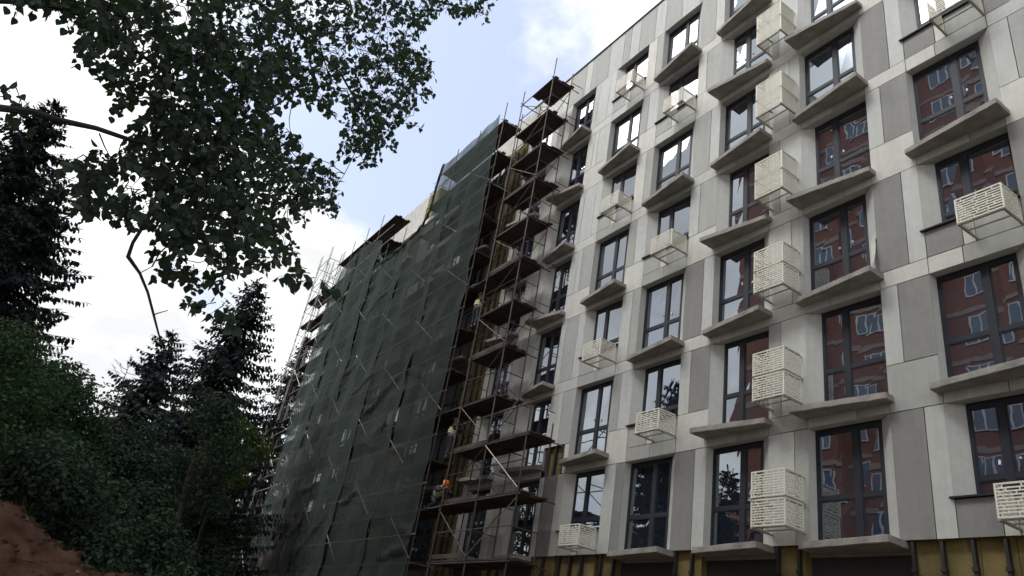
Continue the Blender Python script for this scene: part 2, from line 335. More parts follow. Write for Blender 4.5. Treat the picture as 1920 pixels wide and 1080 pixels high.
# windows -------------------------------------------------
def window_meshes(w, zb, h, side, flat):
    """local: x from 0 at the opening's left edge, z from 0 at the sill, y into the wall"""
    gl, gr = (.30, w-.02) if side == 'L' else (.02, w-.33)
    if flat: gl, gr = .04, w-.04
    y0, y1 = (.22, .30); fr = MB(); gs = MB(); fw = .065
    mu = gl + (gr-gl)*(.62 if side == 'R' else .38)
    tz = 1.0 if h > 2.2 else .36
    fr.box(gl, gl+fw, y0, y1, 0, h); fr.box(gr-fw, gr, y0, y1, 0, h)
    fr.box(gl+fw, gr-fw, y0, y1, 0, fw); fr.box(gl+fw, gr-fw, y0, y1, h-fw*1.6, h)
    fr.box(mu-.075, mu+.075, y0-.004, y1, fw, h-fw*1.6)
    for a, b in ((gl+fw, mu-.075), (mu+.075, gr-fw)):
        fr.box(a, b, y0+.003, y1, tz-.045, tz+.045)
        for z0, z1 in ((fw, tz-.045), (tz+.045, h-fw*1.6)):
            e = .028                                       # sash beads
            fr.box(a, a+e, y0+.012, y1, z0, z1); fr.box(b-e, b, y0+.012, y1, z0, z1)
            fr.box(a+e, b-e, y0+.012, y1, z0, z0+e); fr.box(a+e, b-e, y0+.012, y1, z1-e, z1)
            t = [random.uniform(-.0035, .0035) for _ in range(4)]
            gs.quad((a+e, y0+.03+t[0], z0+e), (b-e, y0+.03+t[1], z0+e), (b-e, y0+.03-t[0], z1-e), (a+e, y0+.03-t[1], z1-e))
    return fr.mesh('window'), gs.mesh('pane'), gl, gr
WIN = {}
def add_window(c, k, sl, sr, short, side, flat=False):
    F = JZ(k+1); zb = F + (1.13 if short else .40); zt = JZ(k); w = sr-sl
    key = (round(w, 2), short, side, flat)
    if key not in WIN: WIN[key] = window_meshes(w, 0, zt-zb-.02, side, flat)
    f, p, gl, gr = WIN[key]
    o = put('window', f, M['frame'], B, (sl, -.16 if flat else 0, zb))
    # each window has its own panes: float glass is never quite flat
    pm = p.copy()
    for v in pm.vertices: v.co.y += random.uniform(-.004, .004)
    if not flat or (c*7+k*5) % 8 in (0, 3, 4, 6): put('pane', pm, M['glass'], o)
    if not flat and (c*5+k*3) % 7 in (0, 2, 5):
        mu_ = gl + (gr-gl)*(.62 if side == 'R' else .38); tz_ = (1.0 if zt-zb > 2.2 else .36)
        for x in (mu_-.16, mu_+.2):
            sk = MB(); sk.tube((x, .225, tz_+.32+random.uniform(-.12, .1)), (x, .243, tz_+.32), .022, n=10)
            put('sticker', sk, M['whiteframe'], o)
    if short and not flat:
        sb = MB(); sb.box(-.07, w+.02, -.07, .235, -.035, .0); put('sill', sb, M['frame'], o)
    if flat: return
    y = .235
    # jambs and head lining
    rv = MB(); off = Vector((sl, 0, zb))
    def slab_quad(*q): rv.quad(*[Vector(a)-off for a in q])
    slab_quad((sl-.006, 0.002, zb-.02), (sl+gl+.01, y, zb-.02), (sl+gl+.01, y, zt), (sl-.006, .002, zt))
    slab_quad((sl+gr-.01, y, zb-.02), (sr+.006, .002, zb-.02), (sr+.006, .002, zt), (sl+gr-.01, y, zt))
    slab_quad((sl-.006, .002, zt+.004), (sl+gl, y, zt+.004), (sl+gr, y, zt+.004), (sr+.006, .002, zt+.004))
    put('reveal', rv, M['light'], o)
LED = {}
def add_ledge(c, k, sl, sr, side, flat=False):
    F = JZ(k+1); zt = F + .375; w = sr-sl; key = (round(w, 2), side)
    if key not in LED:
        bm = bmesh.new(); dl, dr = (.56, .27) if side == 'L' else (.27, .56); h = .15
        pts = [(-.12, -dl), (w+.12, -dr), (w+.12, .24), (-.12, .24)]
        nx = 14; top = []
        mb = MB()
        mb.hexa([(*p, -h) for p in pts] + [(*p, 0) for p in pts])
        me = mb.mesh('ledge'); bm.from_mesh(me); bmesh.ops.bevel(bm, geom=bm.edges[:], offset=.012, segments=2, affect='EDGES')
        bmesh.ops.subdivide_edges(bm, edges=[e for e in bm.edges if e.calc_length() > .5], cuts=10)
        rr = random.Random(len(LED))
        for v in bm.verts: v.co += Vector((rr.uniform(-.004, .004), rr.uniform(-.006, .006), rr.uniform(-.004, .004)))
        bm.to_mesh(me); bm.free(); LED[key] = me
    put('ledge', LED[key], M['concrete'], B, (sl, (-.02 if flat else 0), zt))

def gap(a, b, k, L, R_):
    """boards between two window columns; odd storeys have a thin band, even ones a tall pale board"""
    F = JZ(k+1); H = JZ(k)
    z0 = F
    even = k % 2 == 0
    if k == 7: z0 = 5.2
    else:
        thin = (not even) or (L, R_) == (4, 5)
        bh = .42 if thin else 1.08
        if (L, R_) == (1, 2) and k == 6: exposed.append((a+.08, b-.25, F, F+1.02)); panel('cream', b-.25, b, F, F+1.02); z0 = F+1.02
        else:
            panel('mid' if (L, k) in ((5, 6), (4, 6)) else 'cream' if (not thin or (k+L) % 3) else 'light', a, b, F, F+bh); z0 = F+bh
    w = b-a
    if (L, R_) in ((5, 6), (3, 4), (6, 7), (7, 8)): seq = [('dark', .64), ('light', .36)] if not even else [('light', .36), ('dark' if k > 4 or L == 5 else 'mid', .64)]
    elif (L, R_) == (4, 5): seq = [('light', .66), ('mid', .34)] if not even else [('mid', .34), ('light', .66)]
    elif (L, R_) == (2, 3): seq = [('light', .58), ('mid' if k < 7 else 'dark', .42)] if not even else [('mid', .4), ('light', .6)]
    elif (L, R_) == (1, 2): seq = [('light', .22), ('mid' if k < 7 else 'dark', .5), ('cream' if k > 5 else 'light', .28)] if not even else [('light', .3), ('light', .2), ('mid', .5)]
    else: seq = [('light', .35), ('mid', .35), ('light', .3)]
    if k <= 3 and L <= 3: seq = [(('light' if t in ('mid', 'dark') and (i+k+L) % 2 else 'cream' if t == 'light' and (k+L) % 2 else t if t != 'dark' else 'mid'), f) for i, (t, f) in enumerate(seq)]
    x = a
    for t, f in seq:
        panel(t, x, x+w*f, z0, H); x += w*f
exposed = []
order = [0, 1, 2, 3, 4, 5, 6, 7, 8]
for k in range(1, 8):
    F = JZ(k+1); H = JZ(k)
    for c in order:
        if c == 8 or (c == 7 and k < 3): continue
        sl, sr = COLS[c]; sh = is_short(c, k); sd = splay(c, k); bay[0] = ('w', c, k)
        add_window(c, k, sl, sr, sh, sd)
        if sh:
            zb = F+1.09; z1 = F+.42 if k < 7 else 5.2
            w = sr-sl
            if k < 7:
                if c == 6: panel('cream', sl, sl+.75, F, z1); panel('mid', sl+.75, sr, F, z1)
                else: panel('mid' if k > 2 else 'light', sl, sl+1.0, F, z1); panel('mid' if c == 3 else 'light', sl+1.0, sr, F, z1)
            panel('dark' if c == 6 else 'mid', sl, sl+w*.4, z1, zb); panel('cream', sl+w*.4, sl+w*.53, z1, zb); panel('mid', sl+w*.53, sr, z1, zb)
        else:
            add_ledge(c, k, sl, sr, sd)
            if k < 7:
                q = sl + (sr-sl)*rp.choice((.35, .5, .62))
                panel('light', sl, q, F, F+.385); panel('mid' if rp.random() < .4 else 'light', q, sr, F, F+.385)
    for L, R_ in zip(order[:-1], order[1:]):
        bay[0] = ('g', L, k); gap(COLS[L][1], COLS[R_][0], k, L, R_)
    bay[0] = ('e', 0, k); panel('light', -26.42, -26.0, F if k < 7 else 5.2, H)
# parapet boards above the top storey
x = -26.42; rr = random.Random(4); bay[0] = 'top'
while x < 2:
    w = rr.choice((.45, .62, .95, 1.1, 1.25)); panel(rr.choice(('light', 'light', 'mid', 'cream')), x, min(x+w, 2.2), JZ(1), 27.93); x += w
for key, (mb, tn) in bays.items():
    if key[0] == 'w' and key[1] in (7, 8): pass
    me = mb.mesh('cladding')
    for t in TONES: me.materials.append(M[t])
    me.polygons.foreach_set('material_index', tn)
    put('cladding' if key != 'top' else 'parapet_cladding', me, None, B)
# a bent board hanging off the jamb of one window
bb = MB(); sR = COLS[5][1]; z0 = JZ(6)+.40
for i in range(8):
    f0, f1 = i/8, (i+1)/8
    g0 = lambda f: (-.30*(1-f)**2.2)
    bb.quad((sR-.02+.06*(1-f0), g0(f0)-.02, z0+.10+f0*1.0), (sR-.19, .06+g0(f0)*.3, z0+.02+f0*1.0), (sR-.19, .06+g0(f1)*.3, z0+.02+f1*1.0), (sR-.02+.06*(1-f1), g0(f1)-.02, z0+.10+f1*1.0))
tag(put('loose_board', bb, M['cream'], B), 'bent pale lining board peeling off a window jamb')
# core, roof, coping
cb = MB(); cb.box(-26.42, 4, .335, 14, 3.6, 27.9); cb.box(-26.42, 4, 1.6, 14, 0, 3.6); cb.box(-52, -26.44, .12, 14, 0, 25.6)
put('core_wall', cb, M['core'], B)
cp = MB(); cp.box(-26.5, 4.1, -.05, .42, 27.935, 27.99); put('coping', cp, M['coping'], B)
# unclad part -----------------------------------------------
un = MB(); cols = sorted(UNCLAD.items()); zt_ = 25.55
edges = [-52.0]
for c, (a, b) in sorted(UNCLAD.items()): edges += [a, b]
edges.append(-28.2)
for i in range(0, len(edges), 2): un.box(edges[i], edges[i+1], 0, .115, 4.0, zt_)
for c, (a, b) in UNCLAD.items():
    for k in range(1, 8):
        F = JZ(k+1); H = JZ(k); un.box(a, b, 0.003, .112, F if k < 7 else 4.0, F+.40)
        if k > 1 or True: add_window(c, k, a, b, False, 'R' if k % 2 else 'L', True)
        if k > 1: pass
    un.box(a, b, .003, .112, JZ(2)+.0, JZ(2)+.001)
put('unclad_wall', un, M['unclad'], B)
sl_ = MB(); sl_.box(-46.5, -30.0, -.10, .5, 25.57, 25.85); put('cornice', sl_, M['cream'], B)
bl = MB()
bl.box(-29.95, -26.44, .10, .45, 25.86, 27.97)
put('block_parapet', bl, M['block'], B)
bl = MB(); bl.box(-52, -38.25, .10, .45, 25.86, 28.35); put('block_parapet', bl, M['block'], B)
for c, (a, b) in list(UNCLAD.items()):
    for k in (1, 2, 3, 4, 5, 6):
        if c == -1 or (c + k) % 3 == 0: add_ledge(c, k, a, b, 'R' if k % 2 else 'L', True)
# mineral wool and its rails
wo = MB(); ra = MB(); rr = random.Random(9)
z = 4.0
while z < 25.3:
    h = rr.uniform(.55, .65); x = -28.2
    while x < -26.44:
        w = min(rr.uniform(.55, .9), -26.44-x); j = rr.uniform(0, .05)
        wo.box(x+.008, x+w-.008, -.06-j, .11, z+.006, z+h-.006); x += w
    z += h
for x in (-28.1, -27.55, -27.0, -26.5):
    ra = MB(); ra.box(x-.03, x+.03, -.2, -.13, 4.0, 25.2)
    for i in range(26): ra.box(x-.05, x+.05, -.19, -.06, 4.5+i*.8, 4.56+i*.8)
    put('fixing_rail', ra, M['rail'], B)
put('insulation', wo, M['wool'], B); wo = MB()
wo.box(-38.2, -37.0, .0, .3, 25.86, 28.1)           # insulated end of the raised parapet
wo.box(-37.0, -36.75, .0, 6.0, 25.86, 28.05); put('insulation', wo, M['wool'], B)
for a, b in ((-8.32, -4.2), (-11.45, -10.72), (-14.62, -13.75), (-17.6, -16.95), (-21.0, -19.85), (-19.6, -17.9), (-24.2, -22.95)):
    wo = MB(); ra = MB(); x = a
    while x < b-.02:
        w = min(.62, b-x); wo.box(x+.006, x+w-.006, .12+rr.uniform(0, .03), .33, 4.42+rr.uniform(-.04, .04), 5.3); x += w
    x = a+.05
    while x < b:
        ra = MB(); ra.box(x-.03, x+.03, .02, .12, 4.5+rr.uniform(-.1, .1), 5.19); ra.box(x-.05, x+.05, .0, .1, 4.62, 4.70); x += .56; put('fixing_rail', ra, M['rail'], B)
    put('insulation', wo, M['wool'], B)
for a, b, z0, z1 in exposed:
    wo = MB(); ra = MB(); wo.box(a, b, .14, .3, z0+.0, z1)
    for x in (a+.12, (a+b)/2, b-.1): ra = MB(); ra.box(x-.035, x+.035, .03, .14, z0, z1); put('fixing_rail', ra, M['rail'], B)
    put('insulation', wo, M['wool'], B)
lo = MB(); lo.box(-26.4, 4, .34, .6, 3.55, 4.35); lo.box(-26.4, 4, .25, .333, 5.0, 5.195); put('lower_beam', lo, M['concrete'], B)

# ------------------------------------------------------------------ air conditioner baskets
def grille(w, h, seed):
    b = MB(); t = .02; e = .03; n = 9; rr = random.Random(seed)
    b.box(0, w, 0, t, 0, e); b.box(0, w, 0, t, h-e, h); b.box(0, e, 0, t, e, h-e); b.box(w-e, w, 0, t, e, h-e)
    ph = (h-2*e)/n
    for i in range(1, n): b.box(e, w-e, .001, t-.001, e+ph*i-.0125, e+ph*i+.0125)
    for i in range(n):
        x = e + (.05, .16, .10)[i % 3]
        while x < w-e-.05:
            b.box(x-.010, x+.010, .002, t-.002, e+ph*i+(.0125 if i else 0), e+ph*(i+1)-(.0125 if i < n-1 else 0)); x += (.27, .22, .31)[(i+seed) % 3]
    return b
GW, GD, GH = .93, .62, .60
def make_basket():
    o = fempty('air_conditioner_basket', 0, 0, 0, 'x', 'metal basket')
    put('front_grille', grille(GW, GH, 0), M['grille'], o, (0, -.72, 0))
    sg = grille(GD, GH, 1).mesh('side_grille')
    for x in (.02, GW): put('side_grille', sg, M['grille'], o, (x, -.70, 0), R(90))
    a = MB(); a.box(-.022, .022, -.74, .0, -.045, -.003); am = a.mesh('support_arm')
    for x in (.03, GW-.03): put('support_arm', am, M['arm'], o, (x, 0, 0))
    c = MB(); c.box(.055, GW-.055, -.40, -.375, -.035, -.008); put('cross_bar', c, M['arm'], o)
    c = MB(); c.box(.055, GW-.055, -.69, -.665, -.035, -.008); put('cross_bar', c, M['arm'], o)
    t = MB(); t.box(GW-.05, GW-.02, -.68, 0, GH-.06, GH-.03); put('tie_rod', t, M['arm'], o)
    return o
BP = make_basket(); first = [True]
def basket(s, z, label, group):
    o = BP if first[0] else copy_tree(BP); first[0] = False
    o.location = W(s, 0, z); o['label'] = label; o['group'] = group
ordw = {1: 'top', 2: 'second', 3: 'third', 4: 'fourth', 5: 'fifth', 6: 'sixth', 7: 'lowest'}
for k in range(2, 8):
    z = JZ(k+1) + .64
    nm = {2: 'topmost', 3: 'second highest', 4: 'third highest', 5: 'fourth highest', 6: 'second lowest', 7: 'lowest'}[k]
    basket(-11.53, z, 'lower basket of the %s stacked cream pair beside the tall windows' % nm, 'stacked basket pairs')
    basket(-11.53, z+GH+.05, 'upper basket of the %s stacked cream pair beside the tall windows' % nm, 'stacked basket pairs')
for c, ks, base, where in ((6, (3, 5, 7), -6.32, 'at the right photo edge'), (3, (2, 4, 6), -15.68, 'column just left of the stacked pairs'), (2, (1, 3, 5, 7), -18.66, 'second column from the scaffold')):
    for i, k in enumerate(ks):
        nm = ('highest', 'middle', 'lowest')[i] if len(ks) == 3 else ('highest', 'second highest', 'third highest', 'lowest')[i]
        basket(base, JZ(k+1)+.49, '%s single cream basket under a short window, %s' % (nm, where), 'single baskets under short windows')

# ------------------------------------------------------------------ scaffolding
LV = [4.85 + 1.935*k for k in range(12)]; OUT_, IN_ = -1.65, -.65
def tube_obj(name, a, b, parent, r=.024, m='tube'):
    t = MB(); t.tube(a, b, r); return put(name, t, M[m], parent)
def deck_mb(x0, x1, y0, y1, z, rnd):
    b = MB(); n = 5; w = (y1-y0)/n
    for i in range(n):
        b.box(x0+rnd.uniform(-.12, .12), x1+rnd.uniform(-.12, .12), y0+i*w+.006, y0+(i+1)*w-.006, z-.025+rnd.uniform(-.008, .008), z+.02+rnd.uniform(-.008, .008))
    for x in (x0+.3, (x0+x1)/2, x1-.3): b.box(x-.04, x+.04, y0, y1, z-.06, z-.034)
    return b
def open_scaffold():
    sr = random.Random(3)
    o = fempty('scaffold', -24.8, 0, 0, 'uncovered tube scaffold with plank decks standing beside the green nets', 'scaffold', None)
    X = lambda s: s + 24.8
    A = (-24.8, -22.3); Bx = (-22.3, -19.85)
    for s, top in ((-24.8, 26.9), (-22.3, 27.3), (-19.85, 9.7)):
        for d in (OUT_, IN_): tube_obj('standard', (X(s), d, 0), (X(s)+sr.uniform(-.04, .04), d, top-(0 if d == OUT_ else .35)), o, .026)
    tube_obj('standard', (X(-24.8)+.14, OUT_-.06, 0), (X(-24.8)+.1, OUT_-.06, 26.3), o, .022)
    for k, z in enumerate(LV):
        spans = [A] if k > 2 else [(A[0], Bx[1])]
        z = z + sr.uniform(-.06, .06)
        for a, b in spans:
            a2 = a if k < 11 else a+.9
            put('deck', deck_mb(X(a2)-.08, X(b)+.1, OUT_+.02, IN_+.12, z, sr), M['plank'], o)
            for d in (OUT_, IN_):
                tube_obj('ledger', (X(a)-.15, d, z-.09), (X(b)+.15, d, z-.09), o)
            if k < 11: tube_obj('guard_rail', (X(a)-.1, OUT_+.05, z+1.0+sr.uniform(-.1, .1)), (X(b)+.1, OUT_+.05, z+.95+sr.uniform(-.1, .1)), o, .02)
            for s in ([A[0], A[1]] + ([Bx[1]] if k < 3 else [])):
                tube_obj('transom', (X(s), OUT_-.1, z-.05), (X(s), IN_+.5, z-.05), o)
                if k < 11: tube_obj('transom', (X(s), OUT_, z+.95), (X(s), IN_, z+.95), o, .018)
            if k < 11:
                za, zb = (z+.1, z+1.8) if k % 2 else (z+1.8, z+.1)
                tube_obj('brace', (X(A[0]), OUT_-.04, za), (X(A[1]), OUT_-.04, zb), o, .018, 'tube')
                if k < 3: tube_obj('brace', (X(Bx[0]), OUT_-.04, zb), (X(Bx[1]), OUT_-.04, za), o, .018, 'rope')
                tube_obj('brace', (X(A[0]), IN_+.05, zb), (X(A[1]), IN_+.05, za), o, .016)
        for s in (A[0], A[1]): tube_obj('wall_tie', (X(s), IN_, z+.3), (X(s)+.05, .0, z+.3), o, .016)
    for k in (1, 3, 6):
        put('deck', deck_mb(X(-26.5), X(-24.85), OUT_+.1, IN_+.1, LV[k], sr), M['plank'], o)
    for k in (0, 1, 2, 4, 6, 8):
        tb = MB(); tb.box(X(A[0]), X(A[1]), OUT_+.03, OUT_+.06, LV[k]+.03, LV[k]+.18); put('toe_board', tb, M['plank'], o)
    for k in (3, 5, 7, 9):
        bd = MB(); q0 = X(A[0])+sr.uniform(.1, .6); bd.hexa([(q0, -1.1, LV[k]+.03), (q0+1.5, -.9, LV[k]+.03), (q0+1.5, -.75, LV[k]+.03), (q0, -.95, LV[k]+.03), (q0, -1.1, LV[k]+.09), (q0+1.5, -.9, LV[k]+.09), (q0+1.5, -.75, LV[k]+.09), (q0, -.95, LV[k]+.09)]); put('loose_plank', bd, M['plank'], o)
    # ladders between decks
    for k in range(3, 11, 2):
        z = LV[k]; l = MB()
        for dx in (0, .34): l.tube((X(-23.2)+dx, -.85, z), (X(-23.9)+dx, -.95, z+2.2), .018)
        for i in range(7):
            f = (i+.5)/7; l.tube((X(-23.2)-.7*f, -.85-.1*f, z+2.2*f), (X(-23.2)-.7*f+.34, -.85-.1*f, z+2.2*f), .012, n=5)
        put('ladder', l, M['tube'], o)
open_scaffold()
def net_scaffold():
    sr = random.Random(8)
    o = fempty('scaffold', -51, 0, 0, 'long tube scaffold seen through and above the dark green nets', 'scaffold', None)
    X = lambda s: s + 51.0
    posts = [-26.45-2.45*i for i in range(11)]
    def top(s): return 24.0 if -39 < s < -33.5 else 27.0
    for s in posts:
        for d in (OUT_, IN_): tube_obj('standard', (X(s), d, 0), (X(s)+sr.uniform(-.05, .05), d, top(s)+sr.uniform(-.2, .3)), o, .026)
    for k, z in enumerate(LV):
        runs = [(posts[-1], posts[0])] if k < 9 else [(posts[-1], -38.7), (-33.8, posts[0])] if k < 11 else [(posts[-1]+2.4, -43.7), (-43.5, -38.9), (-33.0, posts[0])]
        for a, b in runs:
            zz = z + sr.uniform(-.05, .05)
            put('deck', deck_mb(X(a), X(b), OUT_+.02, IN_+.05, zz, sr), M['plank'], o)
            for d in (OUT_, IN_): tube_obj('ledger', (X(a)-.1, d, zz-.09), (X(b)+.1, d, zz-.09), o, .022, 'tube')
            if k < 11: tube_obj('guard_rail', (X(a)-.1, OUT_-.03, zz+.98), (X(b)+.1, OUT_-.03, zz+.98), o, .024, 'rope')
        for i, s in enumerate(posts):
            if k < 9 or not -39 < s < -33.5:
                if i % 2 == k % 2 or i in (0, 10):
                    tube_obj('transom', (X(s), OUT_-.15, z-.05), (X(s), IN_+.4, z-.05), o, .022, 'rope' if k > 8 else 'tube')
        if k < 11:
            for i in range(0, 10):
                if (i + k) % 3 == 0 and not (k > 8 and -39.5 < posts[i] < -33):
                    tube_obj('brace', (X(posts[i]), OUT_-.05, z+.1), (X(posts[i+1]), OUT_-.05, z+1.75), o, .02, 'rope')
net_scaffold()
def stair_tower():
    sr = random.Random(12)
    o = fempty('access_tower', -52.4, 0, 0, 'slender open access tower with landings at the far left end of the nets', 'scaffold tower')
    X = lambda s: s + 52.4
    sA, sB, dA, dB = -53.7, -51.4, -1.75, -.75
    for d in (dA, dB):
        for s in (sA, sB):
            for off in (0, .32):
                tube_obj('standard', (X(s)+off, d, 0), (X(s)+off, d, 28.75), o, .028, 'rope')
            rg = MB()
            for i in range(29): rg.tube((X(s), d, .6+i*.98), (X(s)+.32, d, .6+i*.98+(.3 if i % 2 else -.1)), .016, n=5)
            put('rungs', rg, M['tube'], o)
    for z in [2.5+1.935*i for i in range(14)]:
        for d in (dA, dB): tube_obj('ledger', (X(sA), d, z), (X(sB)+.3, d, z), o)
        for s in (sA, sB+.3): tube_obj('transom', (X(s), dA, z), (X(s), dB, z), o)
        if z < 27: tube_obj('brace', (X(sA), dA-.03, z), (X(sB)+.3, dA-.03, z+1.9), o, .016); tube_obj('brace', (X(sB), dB+.03, z), (X(sA)+.3, dB+.03, z+1.9), o, .016)
    for z in (24.5, 22.4, 18.0, 14.2, 10.3, 6.4): put('deck', deck_mb(X(sA)+.1, X(sB)+.2, dA, dB, z, sr), M['plank'], o)
stair_tower()

# ------------------------------------------------------------------ nets
def net(s0, s1, z0, top, label, seed, sl=None, sr=None, base=-1.74):
    """top(s) gives the upper edge; sl/sr(z) push the side edges"""
    rr = random.Random(seed); w = s1-s0; nx = max(8, int(w/.16)); ny = 150; b = MB()
    folds = [(rr.uniform(-.2, 1.1)*w, rr.uniform(z0+2, 24), rr.uniform(-.35, .75), rr.uniform(.10, .22), rr.uniform(.045, .09), rr.uniform(1.0, 2.6)) for _ in range(6)]
    for j in range(ny+1):
        for i in range(nx+1):
            fx = i/nx; s = s0 + w*fx; zt = top(s); z = z0 + (zt-z0)*j/ny
            s_ = s
            if sl: s_ += sl(z)*(1-fx)
            if sr: s_ += sr(z)*fx
            p = Vector((s_*.5, z*.34, seed*3.1))
            d = base + .11*noise.noise(p) + .05*noise.noise(p*2.6) + .014*noise.noise(p*6.5)
            zl = (z-4.85) % 3.87; d += -.05*math.sin(math.pi*zl/3.87) - .05*math.sin(math.pi*((s+26.45) % 2.45)/2.45)
            for fs, fz, sp, am, wd, ln in folds:
                q = (z-fz) - sp*(s-s0-fs) - .12*noise.noise(Vector((s*1.4, fz, 1)))
                al = abs(s-s0-fs)/ln
                if abs(q) < 4*wd and al < 1: d -= am*math.exp(-(q/wd)**2)*(1-al*al)
            ed = min(fx, 1-fx)*w
            if ed < .25: s_ += .06*noise.noise(Vector((z*.9, seed, 0))); d -= .10*(1-ed/.25)*(.5+noise.noise(Vector((z*.7, seed, 5))))
            b.v.append((s_-s0, d, z-z0))
    for j in range(ny):
        for i in range(nx):
            k = j*(nx+1)+i; b.f.append((k, k+1, k+nx+2, k+nx+1))
    me = b.mesh('safety_net', True)
    o = put('safety_net', me, M['net'], None, W(s0, 0, z0), FROT)
    tag(o, label, 'safety net', 'green nets on the scaffold')
def lerp_top(pts):
    def f(s):
        for (a, za), (b, zb) in zip(pts[:-1], pts[1:]):
            if a <= s <= b: return za + (zb-za)*(s-a)/(b-a)
        return pts[0][1] if s < pts[0][0] else pts[-1][1]
    return f
net(-30.25, -26.35, 3.2, lerp_top([(-32.5, 26.4), (-25, 26.4)]), 'green net sheet at the right end of the nets, rising to the highest corner', 1,
    sl=lambda z: -2.2*max(0, min(1, (z-21.5)/1.5)), sr=lambda z: -.15*max(0, min(1, (z-18)/8)))
net(-34.80, -30.42, 3.2, lerp_top([(-34.85, 22.45), (-33, 22.5), (-32.4, 23.1), (-30.3, 23.4)]), 'green net sheet with a sagging top edge, second from the right end', 2)
net(-39.4, -35.05, 3.2, lerp_top([(-39.4, 22.7), (-38, 22.4), (-34.9, 22.5)]), 'green net sheet under the open gap in the top decks, middle of the five', 3)
net(-43.75, -39.58, 3.2, lerp_top([(-43.75, 25.5), (-42, 25.2), (-40.6, 24.9), (-39.8, 24.5), (-39.4, 22.7)]), 'green net sheet reaching the top decks, second from the left end', 4)
net(-47.65, -43.9, 5.4, lerp_top([(-47.65, 21.3), (-46.9, 24.8), (-43.8, 25.5)]), 'green net sheet at the far left end of the nets beside the access tower', 5)
# bundled net edge hanging in a swag from the high corner to the low top edge
sw = MB(); key = [(-32.51, 26.55), (-32.72, 25.4), (-32.75, 24.4), (-32.78, 23.6), (-33.1, 22.95), (-33.9, 22.6), (-35.39, 22.42), (-36.9, 22.28), (-38.4, 22.4), (-39.2, 23.1), (-39.6, 24.3)]; pts = []
for (a, za), (b, zb) in zip(key[:-1], key[1:]):
    for q in range(3): pts.append((a+(b-a)*q/3+32.75, -1.84+.05*math.sin(3.1*len(pts)), za+(zb-za)*q/3-22+.03*math.sin(2.3*len(pts))))
NP = len(pts)
sw.path(pts, [.045+.03*abs(math.sin(1.3*i)) for i in range(NP)], 8)
for i in range(NP-1):
    p = Vector(pts[i]); q = Vector(pts[i+1])
    sw.path([p+Vector((0, -.05, -.12)), q+Vector((0, -.06, -.15))], [.04, .04], 5)
M['netrope'] = simple('bundled_net', (.035, .055, .045), .95, bump=.6, bscale=20)
tag(put('net_bundle', sw, M['netrope'], None, W(-32.75, 0, 22), FROT), 'rolled dark net edge sagging between the high corner and the open gap', 'net edge')

